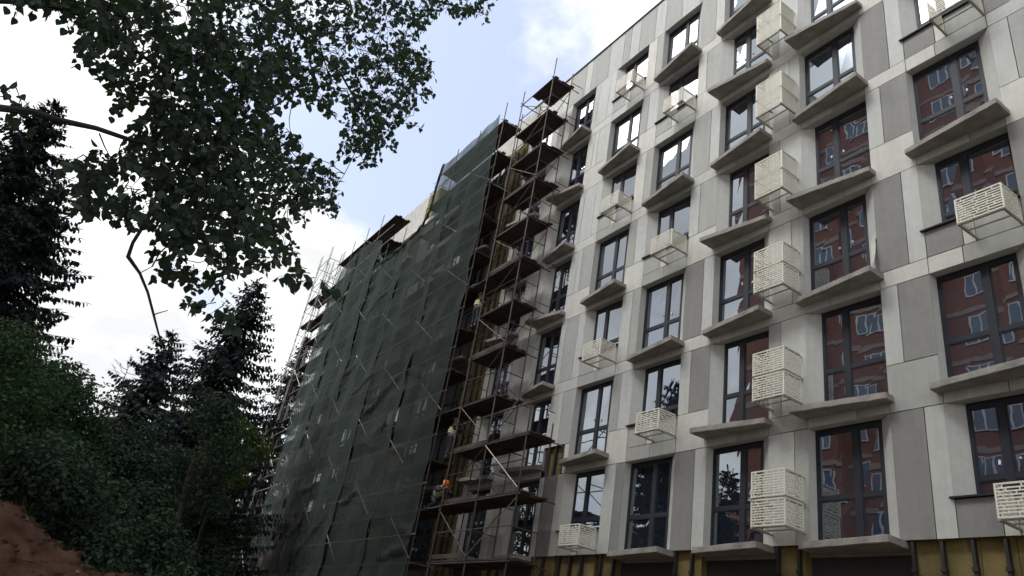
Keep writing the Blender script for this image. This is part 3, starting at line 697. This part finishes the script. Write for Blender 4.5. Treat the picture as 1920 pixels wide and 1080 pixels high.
# ------------------------------------------------------------------ workers
def skin_obj(name, pts, edges, rads, mat_, parent, levels=1):
    me = bpy.data.meshes.new(name); me.from_pydata(pts, edges, []); me.update()
    o = put(name, me, mat_, parent); sm = o.modifiers.new('skin', 'SKIN'); sm.use_smooth_shade = True
    for i, v in enumerate(me.skin_vertices[0].data): v.radius = (rads[i], rads[i]); v.use_root = (i == 0)
    ss = o.modifiers.new('sub', 'SUBSURF'); ss.levels = levels; ss.render_levels = levels
    return o
def worker(loc, rotz, label, J, helmet='helmet'):
    """J: joint positions in metres above the deck, x forward, y left"""
    o = empty('person', loc, label, 'person', 'workers in lime vests on the scaffold', rotz)
    V = Vector; pv = V(J['pelvis']); ch = V(J['chest']); nk = V(J['neck']); hd = V(J['head'])
    pts = [pv, pv.lerp(ch, .5), ch, nk, nk.lerp(hd, .45), hd, hd+(hd-nk).normalized()*.10]; e = [(0,1),(1,2),(2,3),(3,4),(4,5),(5,6)]; r = [.135, .125, .15, .065, .07, .095, .07]
    tr_p, tr_e, tr_r = [pv, pv.lerp(ch, .28)], [(0,1)], [.155, .15]
    jk_p, jk_e, jk_r = [pv.lerp(ch, .18), pv.lerp(ch, .6), ch, ch.lerp(nk, .7)], [(0,1),(1,2),(2,3)], [.15, .15, .17, .10]
    bo = MB()
    for sd in ('l', 'r'):
        h, kn, an, to = (V(J[q+sd]) for q in ('hip_', 'knee_', 'ank_', 'toe_'))
        b = len(pts); pts += [h, kn, an, to]; e += [(0,b),(b,b+1),(b+1,b+2),(b+2,b+3)]; r += [.09, .06, .042, .035]
        b = len(tr_p); tr_p += [h, h.lerp(kn, .5), kn, an+(kn-an)*.12]; tr_e += [(0,b),(b,b+1),(b+1,b+2),(b+2,b+3)]; tr_r += [.11, .095, .078, .065]
        bo.path([an+V((-.02, 0, .03)), an.lerp(to, .5)+V((0, 0, .0)), to+V((.05, 0, 0))], [.055, .055, .04], 8)
        sh, el, wr = (V(J[q+sd]) for q in ('sho_', 'elb_', 'wri_'))
        b = len(pts); pts += [sh, el, wr]; e += [(2,b),(b,b+1),(b+1,b+2)]; r += [.065, .045, .032]
        b2 = len(jk_p); jk_p += [sh, el, wr+(el-wr)*.1]; jk_e += [(2,b2),(b2,b2+1),(b2+1,b2+2)]; jk_r += [.085, .065, .05]
        hv = (wr-el).normalized(); sdv = hv.cross(V((0, 0, 1))); sdv = sdv.normalized() if sdv.length > .01 else V((0, 1, 0))
        pm = len(pts); pts.append(wr+hv*.06); e.append((b+2, pm)); r.append(.034)
        dn = sdv.cross(hv).normalized()
        for q in range(4):
            base = wr + hv*.09 + sdv*(.028-.019*q); ln = (.065, .078, .072, .055)[q]; c0 = len(pts)
            pts += [base, base+hv*ln*.55-dn*.008, base+hv*ln*.9-dn*.03]; e += [(pm, c0), (c0, c0+1), (c0+1, c0+2)]; r += [.0095, .009, .0075]
        c0 = len(pts); pts += [wr+hv*.035+sdv*.04, wr+hv*.075+sdv*.06-dn*.01]; e += [(pm, c0), (c0, c0+1)]; r += [.0115, .009]
    skin_obj('body', pts, e, r, M['skin'], o)
    skin_obj('trousers', tr_p, tr_e, tr_r, M['navy'], o); skin_obj('jacket', jk_p, jk_e, jk_r, M['navy'], o)
    skin_obj('vest', [pv.lerp(ch, .3), pv.lerp(ch, .65), ch, ch.lerp(nk, .45)], [(0,1),(1,2),(2,3)], [.172, .178, .192, .15], M['vest'], o)
    st = MB(); ax = (ch-pv).normalized()
    for f in (.42, .66):
        c = pv.lerp(ch, f); st.tube(c-ax*.025, c+ax*.025, .182+.012*f, n=18, cap=False)
    put('reflective_stripe', st, M['stripe'], o); put('boots', bo, M['boot'], o)
    # face and helmet
    up = (hd-nk).normalized(); fw = V((1, 0, 0)); fw = (fw-up*fw.dot(up)).normalized(); lf = up.cross(fw)
    fc = MB(); c = hd+up*.01
    fc.path([c+fw*.085+up*.025, c+fw*.118-up*.012, c+fw*.09-up*.025], [.008, .014, .006], 6)
    for sg in (-1, 1): fc.path([c+lf*sg*.092-up*.03, c+lf*sg*.102+up*.005, c+lf*sg*.092+up*.03], [.012, .02, .01], 6)
    put('face', fc, M['skin'], o)
    ey = MB()
    for sg in (-1, 1): ey.path([c+fw*.083+lf*(sg*.034-.012)+up*.02, c+fw*.09+lf*sg*.034+up*.02, c+fw*.083+lf*(sg*.034+.012)+up*.02], [.004, .009, .004], 6)
    ey.path([c+fw*.082-lf*.025-up*.055, c+fw*.09-up*.056, c+fw*.082+lf*.025-up*.055], [.004, .006, .004], 6)
    put('eyes_and_mouth', ey, M['boot'], o)
    hm = MB(); rings = [(.045, .122), (.085, .118), (.125, .095), (.15, .06), (.16, .0)]; n = 16; k0 = len(hm.v)
    for zz, rr_ in [(.045, .135)] + rings:
        for i in range(n):
            t = 2*math.pi*i/n; x, y = math.cos(t)*rr_*1.12, math.sin(t)*rr_
            if zz == .045 and rr_ > .13 and math.cos(t) > .3: x += .045
            hm.v.append(tuple(hd + fw*x + lf*y + up*zz))
    for j in range(len(rings)):
        for i in range(n): hm.f.append((k0+j*n+i, k0+j*n+(i+1) % n, k0+(j+1)*n+(i+1) % n, k0+(j+1)*n+i))
    put('helmet', hm.mesh('helmet', True), M[helmet], o)
crouch = dict(pelvis=(-.25, 0, .52), chest=(.12, 0, .78), neck=(.26, 0, .90), head=(.38, 0, .97), hip_l=(-.22, .1, .48), hip_r=(-.22, -.1, .48), knee_l=(.2, .14, .50), knee_r=(.12, -.16, .22),
    ank_l=(.02, .14, .09), ank_r=(-.3, -.16, .10), toe_l=(.18, .15, .05), toe_r=(-.22, -.17, .05), sho_l=(.14, .2, .80), sho_r=(.14, -.2, .80), elb_l=(.36, .24, .62), elb_r=(.38, -.22, .66), wri_l=(.60, .16, .66), wri_r=(.62, -.14, .74))
stand = dict(pelvis=(0, 0, .95), chest=(.05, 0, 1.32), neck=(.06, 0, 1.50), head=(.1, 0, 1.64), hip_l=(0, .1, .90), hip_r=(0, -.1, .90), knee_l=(.05, .11, .48), knee_r=(-.02, -.11, .48),
    ank_l=(0, .12, .09), ank_r=(-.1, -.12, .09), toe_l=(.16, .14, .05), toe_r=(.06, -.14, .05), sho_l=(.05, .2, 1.40), sho_r=(.05, -.2, 1.40), elb_l=(.2, .26, 1.15), elb_r=(.24, -.24, 1.20), wri_l=(.44, .2, 1.2), wri_r=(.46, -.14, 1.32))
for u, v, k, pose, rz, lab, hm in ((820, 913, 1, crouch, FROT, 'crouching worker in lime vest and orange helmet beside the uncovered scaffold', 'helmet'),
                         (876, 572, None, stand, FROT+2.0, 'worker in lime vest high up between the nets and the uncovered scaffold', 'whitehelmet'),
                         (828, 808, None, stand, FROT+1.6, 'worker in lime vest half hidden by the net two decks above the orange helmet', 'whitehelmet')):
    s, z = fp(u, v, -1.15)
    if k is None:
        k = min(range(12), key=lambda q: abs(LV[q]+1.18-z))
    s = max(s, -26.15)
    worker(W(s, -1.15, LV[k]+.03), rz, lab, pose, hm)

# ------------------------------------------------------------------ brick block across the yard, seen only in the window glass
def brick_block():
    o = empty('brick_apartment_block', W(-39.5, -D-16, 0), 'red brick apartment tower facing the new block, seen mirrored in its glass', 'building', None, FROT)
    H, Wd = 49.0, 42.0; b = MB(); b.box(0, Wd, -14, 0, 0, H); b.box(-.2, Wd+.2, -14.2, .2, H, H+.9)
    x = 3.0; bays = []
    while x < Wd-5: b.box(x+3.6, x+6.6, .0, .9, 0, H); bays.append(x); x += 7.2
    put('wall', b, M['brick'], o)
    bd = MB()
    for f in range(16):
        z = 3.0*f + 2.72
        bd.box(-.04, Wd+.04, 0, .06, z, z+.32)
        for x in bays: bd.box(x+3.5, x+6.7, .9, .98, z, z+.34); bd.box(x+3.5, x+3.6, .0, .98, z, z+.34)
    put('floor_band', bd, M['band'], o)
    wm = MB(); gm = MB(); w, h = 1.9, 1.5
    wm.box(0, w, 0, .09, 0, .08); wm.box(0, w, 0, .09, h-.08, h); wm.box(0, .08, 0, .09, .08, h-.08); wm.box(w-.08, w, 0, .09, .08, h-.08)
    for q in (w*.34, w*.67): wm.box(q-.06, q+.06, 0, .085, .08, h-.08)
    gm.quad((w-.08, .05, .08), (.08, .05, .08), (.08, .05, h-.08), (w-.08, .05, h-.08))
    wme = wm.mesh('window'); gme = gm.mesh('pane'); n = 0; rest_w = MB(); rest_g = MB()
    spots = []
    for f in range(16):
        for x in bays:
            spots.append((x+.7, 0.01, 3.0*f+.95)); spots.append((x+4.15, .905, 3.0*f+.95))
    for p in sorted(spots, key=lambda p: abs(p[0]-12)+abs(p[2]-30)*.4):
        if n < 100:
            q = put('window', wme, M['whiteframe'], o, p); put('pane', gme, M['blueglass'], q); n += 1
        else:
            for src, dst in ((wm, rest_w), (gm, rest_g)):
                k = len(dst.v); dst.v += [(a[0]+p[0], a[1]+p[1], a[2]+p[2]) for a in src.v]; dst.f += [tuple(i+k for i in f_) for f_ in src.f]
    tag(put('far_windows', rest_w, M['whiteframe'], o), kind='stuff'); tag(put('far_panes', rest_g, M['blueglass'], o), kind='stuff')
brick_block()

# ------------------------------------------------------------------ trees
def spruce(name, base, H, Rb, seed, label, dens=1.0, lean=(0, 0), bare=.10):
    rr = random.Random(seed); o = empty(name, base, label, 'tree', 'spruces at the wood edge')
    tk = MB(); n = 12
    ax = lambda z: Vector((lean[0]*z/H, lean[1]*z/H, z))
    tk.path([ax(H*i/n) for i in range(n+1)], [max(.02, .017*H*(1-i/n)**.9+.012) for i in range(n+1)], 7)
    cr = MB(); z = H*bare
    while z < H-.15:
        f = z/H; rad = Rb*(1-f)**.78*(.80+.34*rr.random()) + .10
        nb = int(6+4*rr.random()+ (2 if f < .6 else 0))
        for _ in range(nb):
            a = rr.uniform(0, 6.283); rd = rad*(.62+.5*rr.random()); d = Vector((math.cos(a), math.sin(a), 0)); sd = Vector((-d.y, d.x, 0))
            dr = .34+.25*rr.random() - .45*max(0, f-.7)/.3
            P = lambda t: ax(z) + d*rd*t + Vector((0, 0, -dr*rd*(t-.55*t*t)*1.1 + (.22*rd*max(0, t-.6) )))
            m = max(2, int(rd/.5)); tk.path([P(i/m) for i in range(m+1)], [.02*(1-.8*i/m)+.004 for i in range(m+1)], 4)
            st = max(3, int(rd/.15*dens))
            for i in range(st):
                t = (i+.6)/st; p = P(t)
                for sg in (-1, 1):
                    ln = (.30+.42*rr.random())*(1.12-.72*t)*min(1, .35+rd*.28); out = (d*.55+sd*sg*(.75*rr.random()+.2)+Vector((0, 0, -.25-.9*rr.random()))).normalized()
                    wd = out.cross(Vector((rr.uniform(-1, 1), rr.uniform(-1, 1), rr.uniform(-.4, 1)))).normalized()*(.055+.05*rr.random())
                    cr.quad(p, p+out*ln*.45+wd, p+out*ln, p+out*ln*.45-wd)
                    if rr.random() < .75:
                        o2 = (out+sd*sg*.5+Vector((0, 0, -.7))).normalized(); p2 = p+out*ln*.35
                        cr.quad(p2, p2+o2*ln*.4+wd*.8, p2+o2*ln*.8, p2+o2*ln*.4-wd*.8)
            tip = P(1); cr.quad(tip-d*.1, tip+sd*.05, tip+d*.28, tip-sd*.05)
        z += (.26+.22*rr.random())*(1.15-.55*f)
    top = ax(H); 
    for i in range(10):
        a = i*2.4; q = top-Vector((0, 0, .09*i)); dv = Vector((math.cos(a), math.sin(a), .5)); cr.quad(q, q+dv*.13+Vector((.02, 0, 0)), q+dv*.28, q+dv*.13-Vector((.02, 0, 0)))
    put('trunk', tk, M['bark'], o); put('crown', cr, M['needle'], o); return o
def broadleaf(name, base, H, Rx, seed, label, leaf=.14, count=9000, m='broad', bark='bark', low=.15, blobs=26, lean=(0, 0), group='broadleaved trees and bushes at the wood edge', cat='tree', trunk_r=None):
    rr = random.Random(seed); o = empty(name, base, label, cat, group)
    tk = MB(); top = Vector((lean[0], lean[1], H*.8)); tr_ = trunk_r or .014*H+.03
    tk.path([top*(i/6)+Vector((.06*math.sin(i*1.7+seed), .06*math.cos(i*2.1), 0))*(i > 0) for i in range(7)], [tr_*(1-.13*i) for i in range(7)], 8)
    cr = MB(); per = count//blobs
    for bi in range(blobs):
        th = rr.uniform(0, 6.283); u = rr.uniform(low, 1.0); env = math.sin(math.pi*min(1, max(.08, (u-low*.8)/(1.04-low*.8)))**.8)**.7
        q = Rx*env*math.sqrt(rr.random())
        c = Vector((q*math.cos(th)+lean[0]*u, q*math.sin(th)+lean[1]*u, H*u)); br = Rx*(.20+.20*rr.random())
        s0 = top*min(.97, u*(.9 if low > .4 else .75)); wk = .32 if low <= .4 else .05; tk.path([s0, s0.lerp(c, .55)+Vector((0, 0, -.12*q)), c], [tr_*wk, tr_*wk*.6, .012], 5)
        for _ in range(per):
            v = Vector((rr.gauss(0, 1), rr.gauss(0, 1), rr.gauss(0, .8))); v = v.normalized()*br*(rr.random()**.42)
            p = c + v*Vector((1, 1, .8)).length/1.6
            nn = (v.normalized()*.6+Vector((rr.gauss(0, .6), rr.gauss(0, .6), .5+rr.gauss(0, .5)))).normalized(); x = nn.orthogonal().normalized(); x = Matrix.Rotation(rr.uniform(0, 6.28), 3, nn) @ x; y = nn.cross(x)
            l = leaf*(.6+.7*rr.random()); cr.quad(p-x*l*.5, p+y*l*.32, p+x*l*.5, p-y*l*.32)
    put('trunk', tk, M[bark], o); put('crown', cr, M[m], o); return o
def ground_at(u, v, r): p = at(u, v, r); return Vector((p.x, p.y, 0)), p.z
b, h = ground_at(112, 188, 37); spruce('spruce_tree', b, h, 8.3, 21, 'tallest dark spruce at the left edge of the photo', 1.15)
b, h = ground_at(10, 330, 31); spruce('spruce_tree', b, h, 4.6, 22, 'dark spruce cut off by the left edge, in front of the tallest one', 1.1)
b, h = ground_at(326, 618, 46); spruce('spruce_tree', b, h, 7.2, 23, 'pointed dark spruce behind the thin hanging bare branch', .95)
b, h = ground_at(488, 522, 43); spruce('spruce_tree', b, h, 8.0, 24, 'large spruce with drooping boughs just left of the netted building', .9, bare=.2)
b, h = ground_at(578, 628, 70); spruce('spruce_tree', b, h, 6.5, 25, 'spruce showing through the access tower at the left end of the nets', .7)
b, h = ground_at(395, 700, 55); spruce('spruce_tree', b, h, 6.0, 26, 'lower spruce standing between the two pointed ones', .8)
b, h = ground_at(260, 742, 60); spruce('spruce_tree', b, h, 6.0, 27, 'far spruce under the bare dead top', .7)
b, h = ground_at(60, 560, 48); spruce('spruce_tree', b, h, 4.2, 28, 'far spruce low behind the leftmost ones', .7)
b, h = ground_at(116, 345, 32); spruce('spruce_tree', b, h, 6.8, 29, 'dark spruce just right of the tallest one, its tip below the thick limb', 1.1)
b, h = ground_at(100, 715, 28); broadleaf('broadleaf_tree', b, h, 3.0, 31, 'dense rounded leafy tree below the tallest spruce', .14, 70000, blobs=95)
b, h = ground_at(60, 720, 34); broadleaf('broadleaf_tree', b, h, 5.0, 41, 'dark leafy tree behind the rounded one at far left', .2, 40000, 'shade', blobs=60)
b, h = ground_at(20, 640, 24); broadleaf('broadleaf_tree', b, h, 2.6, 32, 'leafy tree at the left edge above the soil heap', .11, 36000, blobs=60)
b, h = ground_at(250, 830, 27); broadleaf('bush', b, h, 2.6, 33, 'shaded leafy bush right behind the soil heap', .14, 26000, 'shade', cat='bush', low=.05)
b, h = ground_at(110, 850, 21); broadleaf('bush', b, h, 2.2, 34, 'leafy bush at far left over the crest of the heap', .12, 22000, 'shade', cat='bush', low=.05)
b, h = ground_at(352, 850, 33); broadleaf('bush', b, h, 3.0, 35, 'dark bush under the pointed spruce', .15, 22000, 'shade', cat='bush', low=.05)
b, h = ground_at(448, 800, 36); broadleaf('broadleaf_tree', b, h, 2.1, 36, 'bright green young tree beside the foot of the access tower', .16, 3600, 'lush', low=.66, blobs=12)
b, h = ground_at(395, 890, 41); broadleaf('bush', b, h, 3.0, 37, 'dark bush at the foot of the access tower', .15, 22000, 'shade', cat='bush', low=.05)
b, h = ground_at(300, 980, 22); broadleaf('bush', b, h, 2.4, 38, 'low dark bush at the right foot of the heap', .12, 22000, 'shade', cat='bush', low=.05)
b, h = ground_at(400, 760, 29); b2 = at(312, 1075, 29); broadleaf('broadleaf_tree', Vector((b2.x, b2.y, 0)), h, 2.4, 39, 'slender leaning tree with a pale bare trunk left of the nets', .15, 5500, 'shade', 'palebark', low=.6, blobs=18, lean=(b.x-b2.x, b.y-b2.y), trunk_r=.20)
# far wood behind everything
def far_wood():
    rr = random.Random(77); cr = MB()
    for i in range(42):
        a = R(-62+52*i/41+rr.uniform(-.6, .6)); r = rr.uniform(62, 92); H = rr.uniform(9, 14.5); c = Vector((r*math.sin(a), r*math.cos(a), 0)); Rw = rr.uniform(2.5, 4.2)
        for _ in range(1500):
            u = rr.random()**.8; q = Rw*math.sqrt(rr.random())*(1-u)**.55*1.2; t = rr.uniform(0, 6.283); p = c+Vector((q*math.cos(t), q*math.sin(t), H*u))
            x = Vector((rr.gauss(0, 1), rr.gauss(0, 1), rr.gauss(0, .7))).normalized(); y = x.orthogonal().normalized(); l = .3+.3*rr.random()
            cr.quad(p-x*l, p+y*l*.5, p+x*l, p-y*l*.5)
    tag(put('distant_wood', cr, M['shade']), 'dark distant wood filling the gaps between the nearer trees', 'wood', None, 'stuff')
far_wood()
# bare dead top
def dead_tree():
    b = MB(); base, h = ground_at(247, 668, 44); rr = random.Random(2); foot = at(205, 790, 44); foot.z = 0
    o = empty('dead_tree', foot, 'thin bare dead tree top against the white sky, left of the pointed spruce', 'tree')
    top = Vector((base.x-foot.x, base.y-foot.y, h)); m = 12
    P = lambda t: top*t + Vector((.08*math.sin(9*t), 0, 0))
    b.path([P(i/m) for i in range(m+1)], [.11*(1-.88*i/m) for i in range(m+1)], 6); put('trunk', b, M['palebark'], o)
    w = MB()
    for i in range(34):
        t = .66+.33*i/34; p = P(t); a = rr.uniform(0, 6.28); L = rr.uniform(.5, 1.7)*(1.25-t)*2.2; d = Vector((math.cos(a), math.sin(a), .15)); q1 = p+d*L*.5+Vector((0, 0, -.05)); q2 = p+d*L+Vector((0, 0, .25*rr.random()))
        w.path([p, q1, q2], [.022, .014, .006], 4)
        for _ in range(3): 
            e = d.lerp(Vector((rr.gauss(0, 1), rr.gauss(0, 1), .2)), .5); s0 = p.lerp(q2, rr.uniform(.3, .9)); w.path([s0, s0+e*L*.3], [.01, .004], 4)
    put('twigs', w, M['palebark'], o)
dead_tree()

# ------------------------------------------------------------------ the near tree overhead
def inside(poly, x, y):
    r = False; j = len(poly)-1
    for i in range(len(poly)):
        xi, yi = poly[i]; xj, yj = poly[j]
        if (yi > y) != (yj > y) and x < (xj-xi)*(y-yi)/(yj-yi)+xi: r = not r
        j = i
    return r
def near_tree():
    rr = random.Random(41); foot = at(-1250, 900, 5.6); foot.z = 0
    o = empty('birch_tree', foot, 'near overhanging tree whose leafy branches fill the upper left of the photo', 'tree')
    O = Vector((foot.x, foot.y, 0)); L = lambda p: p-O
    tk = MB(); tk.path([Vector((0, 0, 0)), Vector((.05, .03, 2)), Vector((.0, .1, 4)), Vector((.1, .12, 7)), Vector((.2, .1, 10.5))], [.22, .18, .16, .12, .05], 12); put('trunk', tk, M['bark'], o)
    br = MB(); knots = []
    def limb(pix, rads, start=None):
        pts = ([start] if start is not None else []) + [L(at(*p)) for p in pix]; br.path(pts, rads, 7)
        for a, b in zip(pts[1:-1], pts[2:]): knots.extend(a.lerp(b, q/4) for q in range(4))
        return pts
    limb([(-20, 200, 4.1), (60, 209, 4.1), (110, 225, 4.15), (180, 240, 4.2), (250, 264, 4.3), (310, 276, 4.4), (380, 268, 4.6), (450, 240, 4.9), (530, 190, 5.3), (600, 120, 5.8)], [.06, .0205, .0185, .0175, .0145, .0135, .012, .011, .010, .008, .005], Vector((.0, .08, 3.2)))
    limb([(-30, 0, 4.3), (60, 4, 4.4), (130, 18, 4.5), (210, 60, 4.7), (300, 130, 4.9), (370, 200, 5.0), (430, 300, 5.0), (470, 400, 5.0)], [.06, .018, .017, .015, .014, .012, .010, .008, .006], Vector((.0, .1, 4.0)))
    limb([(40, -220, 5.2), (260, -120, 5.5), (450, -20, 5.8), (560, 60, 6.0), (640, 140, 6.1), (690, 230, 6.2)], [.08, .032, .026, .02, .016, .012, .006], Vector((.05, .1, 5.5)))
    limb([(260, -120, 5.5), (520, -90, 6.0), (700, -40, 6.4), (830, 5, 6.8), (905, 25, 7.0)], [.026, .022, .017, .012, .006])
    limb([(340, 285, 4.5), (318, 315, 4.45), (303, 342, 4.4), (290, 376, 4.4), (268, 425, 4.4), (249, 455, 4.4), (240, 481, 4.4), (262, 512, 4.4), (277, 548, 4.4), (288, 590, 4.4), (297, 625, 4.4), (304, 645, 4.4)],
         [.0125, .012, .0115, .0105, .0105, .010, .0125, .0085, .0078, .007, .0055, .004])
    limb([(288, 590, 4.4), (300, 586, 4.4), (315, 582, 4.4)], [.004, .003, .002])
    limb([(186, 250, 4.2), (196, 275, 4.2), (210, 300, 4.2)], [.005, .004, .002])
    limb([(262, 512, 4.4), (285, 500, 4.4), (300, 470, 4.4)], [.003, .0022, .0015])
    lf = MB(); tw = MB()
    def leaf(p, ax, sz):
        """heart-shaped blade hanging from p along ax, folded on its midrib"""
        ax = ax.normalized(); x = ax.cross(Vector((rr.gauss(0, 1), rr.gauss(0, 1), rr.gauss(0, .5)))).normalized(); n = ax.cross(x); f = rr.uniform(.05, .45)
        pet = p+ax*sz*.25; tip = pet+ax*sz
        k = len(lf.v)
        prof = [(-.04, .20), (.12, .44), (.38, .46), (.70, .26)]
        lf.v.append(tuple(pet)); lf.v.append(tuple(tip+n*sz*.08*rr.uniform(-1, 1)))
        for sg in (-1, 1):
            for t, w in prof: lf.v.append(tuple(pet+ax*sz*t+x*sz*w*sg+n*sz*w*f))
        lf.f.append((k, k+2, k+3, k+4, k+5, k+1)); lf.f.append((k, k+1, k+9, k+8, k+7, k+6))
    def twig(p, d, n, sz):
        q = p.copy(); pts = [q.copy()]; dd = d.normalized()
        for i in range(n):
            dd = (dd + Vector((rr.gauss(0, .16), rr.gauss(0, .16), -.16+rr.gauss(0, .1)))).normalized(); q = q + dd*sz*.62; pts.append(q.copy())
            ax = (dd*.25 + Vector((rr.gauss(0, .55), rr.gauss(0, .55), -.55+rr.gauss(0, .4)))); leaf(q, ax, sz*rr.uniform(.72, 1.18))
            if rr.random() < .45: leaf(q, Vector((rr.gauss(0, .6), rr.gauss(0, .6), -.3+rr.gauss(0, .5))), sz*rr.uniform(.6, 1.0))
        tw.path(pts, [.0034*(1-.7*i/n) for i in range(n+1)], 4)
    main = [(20,-40),(40,10),(90,20),(115,38),(155,60),(170,90),(140,104),(185,135),(215,160),(240,178),(250,215),(262,250),(250,285),(215,292),(170,300),(150,330),(150,390),(182,405),(215,412),(240,395),(258,420),(285,470),(320,520),(345,560),(372,520),(420,540),(455,500),(520,505),(545,510),(560,500),(545,470),(560,425),(600,410),(640,392),(625,360),(605,320),(570,282),(530,235),(500,205),(500,188),(545,185),(590,200),(612,215),(625,255),(645,285),(680,310),(694,335),(700,300),(725,285),(735,245),(770,248),(758,225),(785,200),(812,182),(808,160),(825,138),(795,108),(790,70),(805,35),(840,22),(858,40),(915,42),(925,15),(918,-40)]
    holes = [(262,158,20),(205,285,26),(270,372,20),(330,310,15),(290,455,26),(385,505,18),(330,210,9),(440,60,12),(505,30,14),(470,140,9),(640,60,10),(700,170,9),(590,330,8),(420,360,8),(560,90,14),(350,70,9),(250,330,16),(225,350,12),(480,470,14),(420,180,9)]
    n = 0; tries = 0; starts = []
    while n < 2900 and tries < 70000:
        tries += 1; u = rr.uniform(10, 935); v = rr.uniform(-60, 575)
        if not inside(main, u, v): continue
        if any((u-a)**2+(v-b)**2 < r*r for a, b, r in holes): continue
        cl = noise.noise(Vector((u/75, v/75, 3.0)))
        dens = .62 + .9*cl
        if 300 < u < 620 and 60 < v < 480: dens += .25
        if rr.random() > dens: continue
        near = 4.0 + 1.7*rr.random() if u < 520 else 4.9+2.0*rr.random()
        p = L(at(u, v-14, near)); twig(p, Vector((rr.gauss(0, .6), rr.gauss(0, .6), rr.gauss(-.15, .5))), rr.choice((2, 3, 3, 4, 5)), .052); starts.append(p)
        n += 1
    for u, v in ((8, 170), (18, 178), (30, 172), (40, 190), (12, 190), (55, 200), (62, 205), (5, 180), (425, 590), (430, 610), (440, 600), (420, 580), (405, 575), (345, 565), (368, 575), (600, 532), (570, 535), (590, 528), (582, 520), (560, 522), (608, 538), (548, 512), (575, 512)):
        twig(L(at(u, v-8, 4.3)), Vector((rr.gauss(0, .5), rr.gauss(0, .5), -.2)), 3, .062)
    for p in starts[::6]:
        c = [q for q in knots if q.z > p.z - .05] or knots
        q = min(c, key=lambda q: (q-p).length); ln = (q-p).length
        if ln > 1.0: continue
        md = q.lerp(p, .5) + Vector((rr.gauss(0, .06), rr.gauss(0, .06), .10*ln+rr.gauss(0, .04)))
        br.path([q, q.lerp(md, .5)+Vector((0, 0, .03)), md, md.lerp(p, .5)+Vector((rr.gauss(0, .02), rr.gauss(0, .02), .02)), p], [.0048, .004, .0034, .0028, .002], 5)
        knots.append(md)
    put('branch', br, M['bark'], o); put('twigs', tw, M['bark'], o); put('foliage', lf, M['leaf'], o)
near_tree()
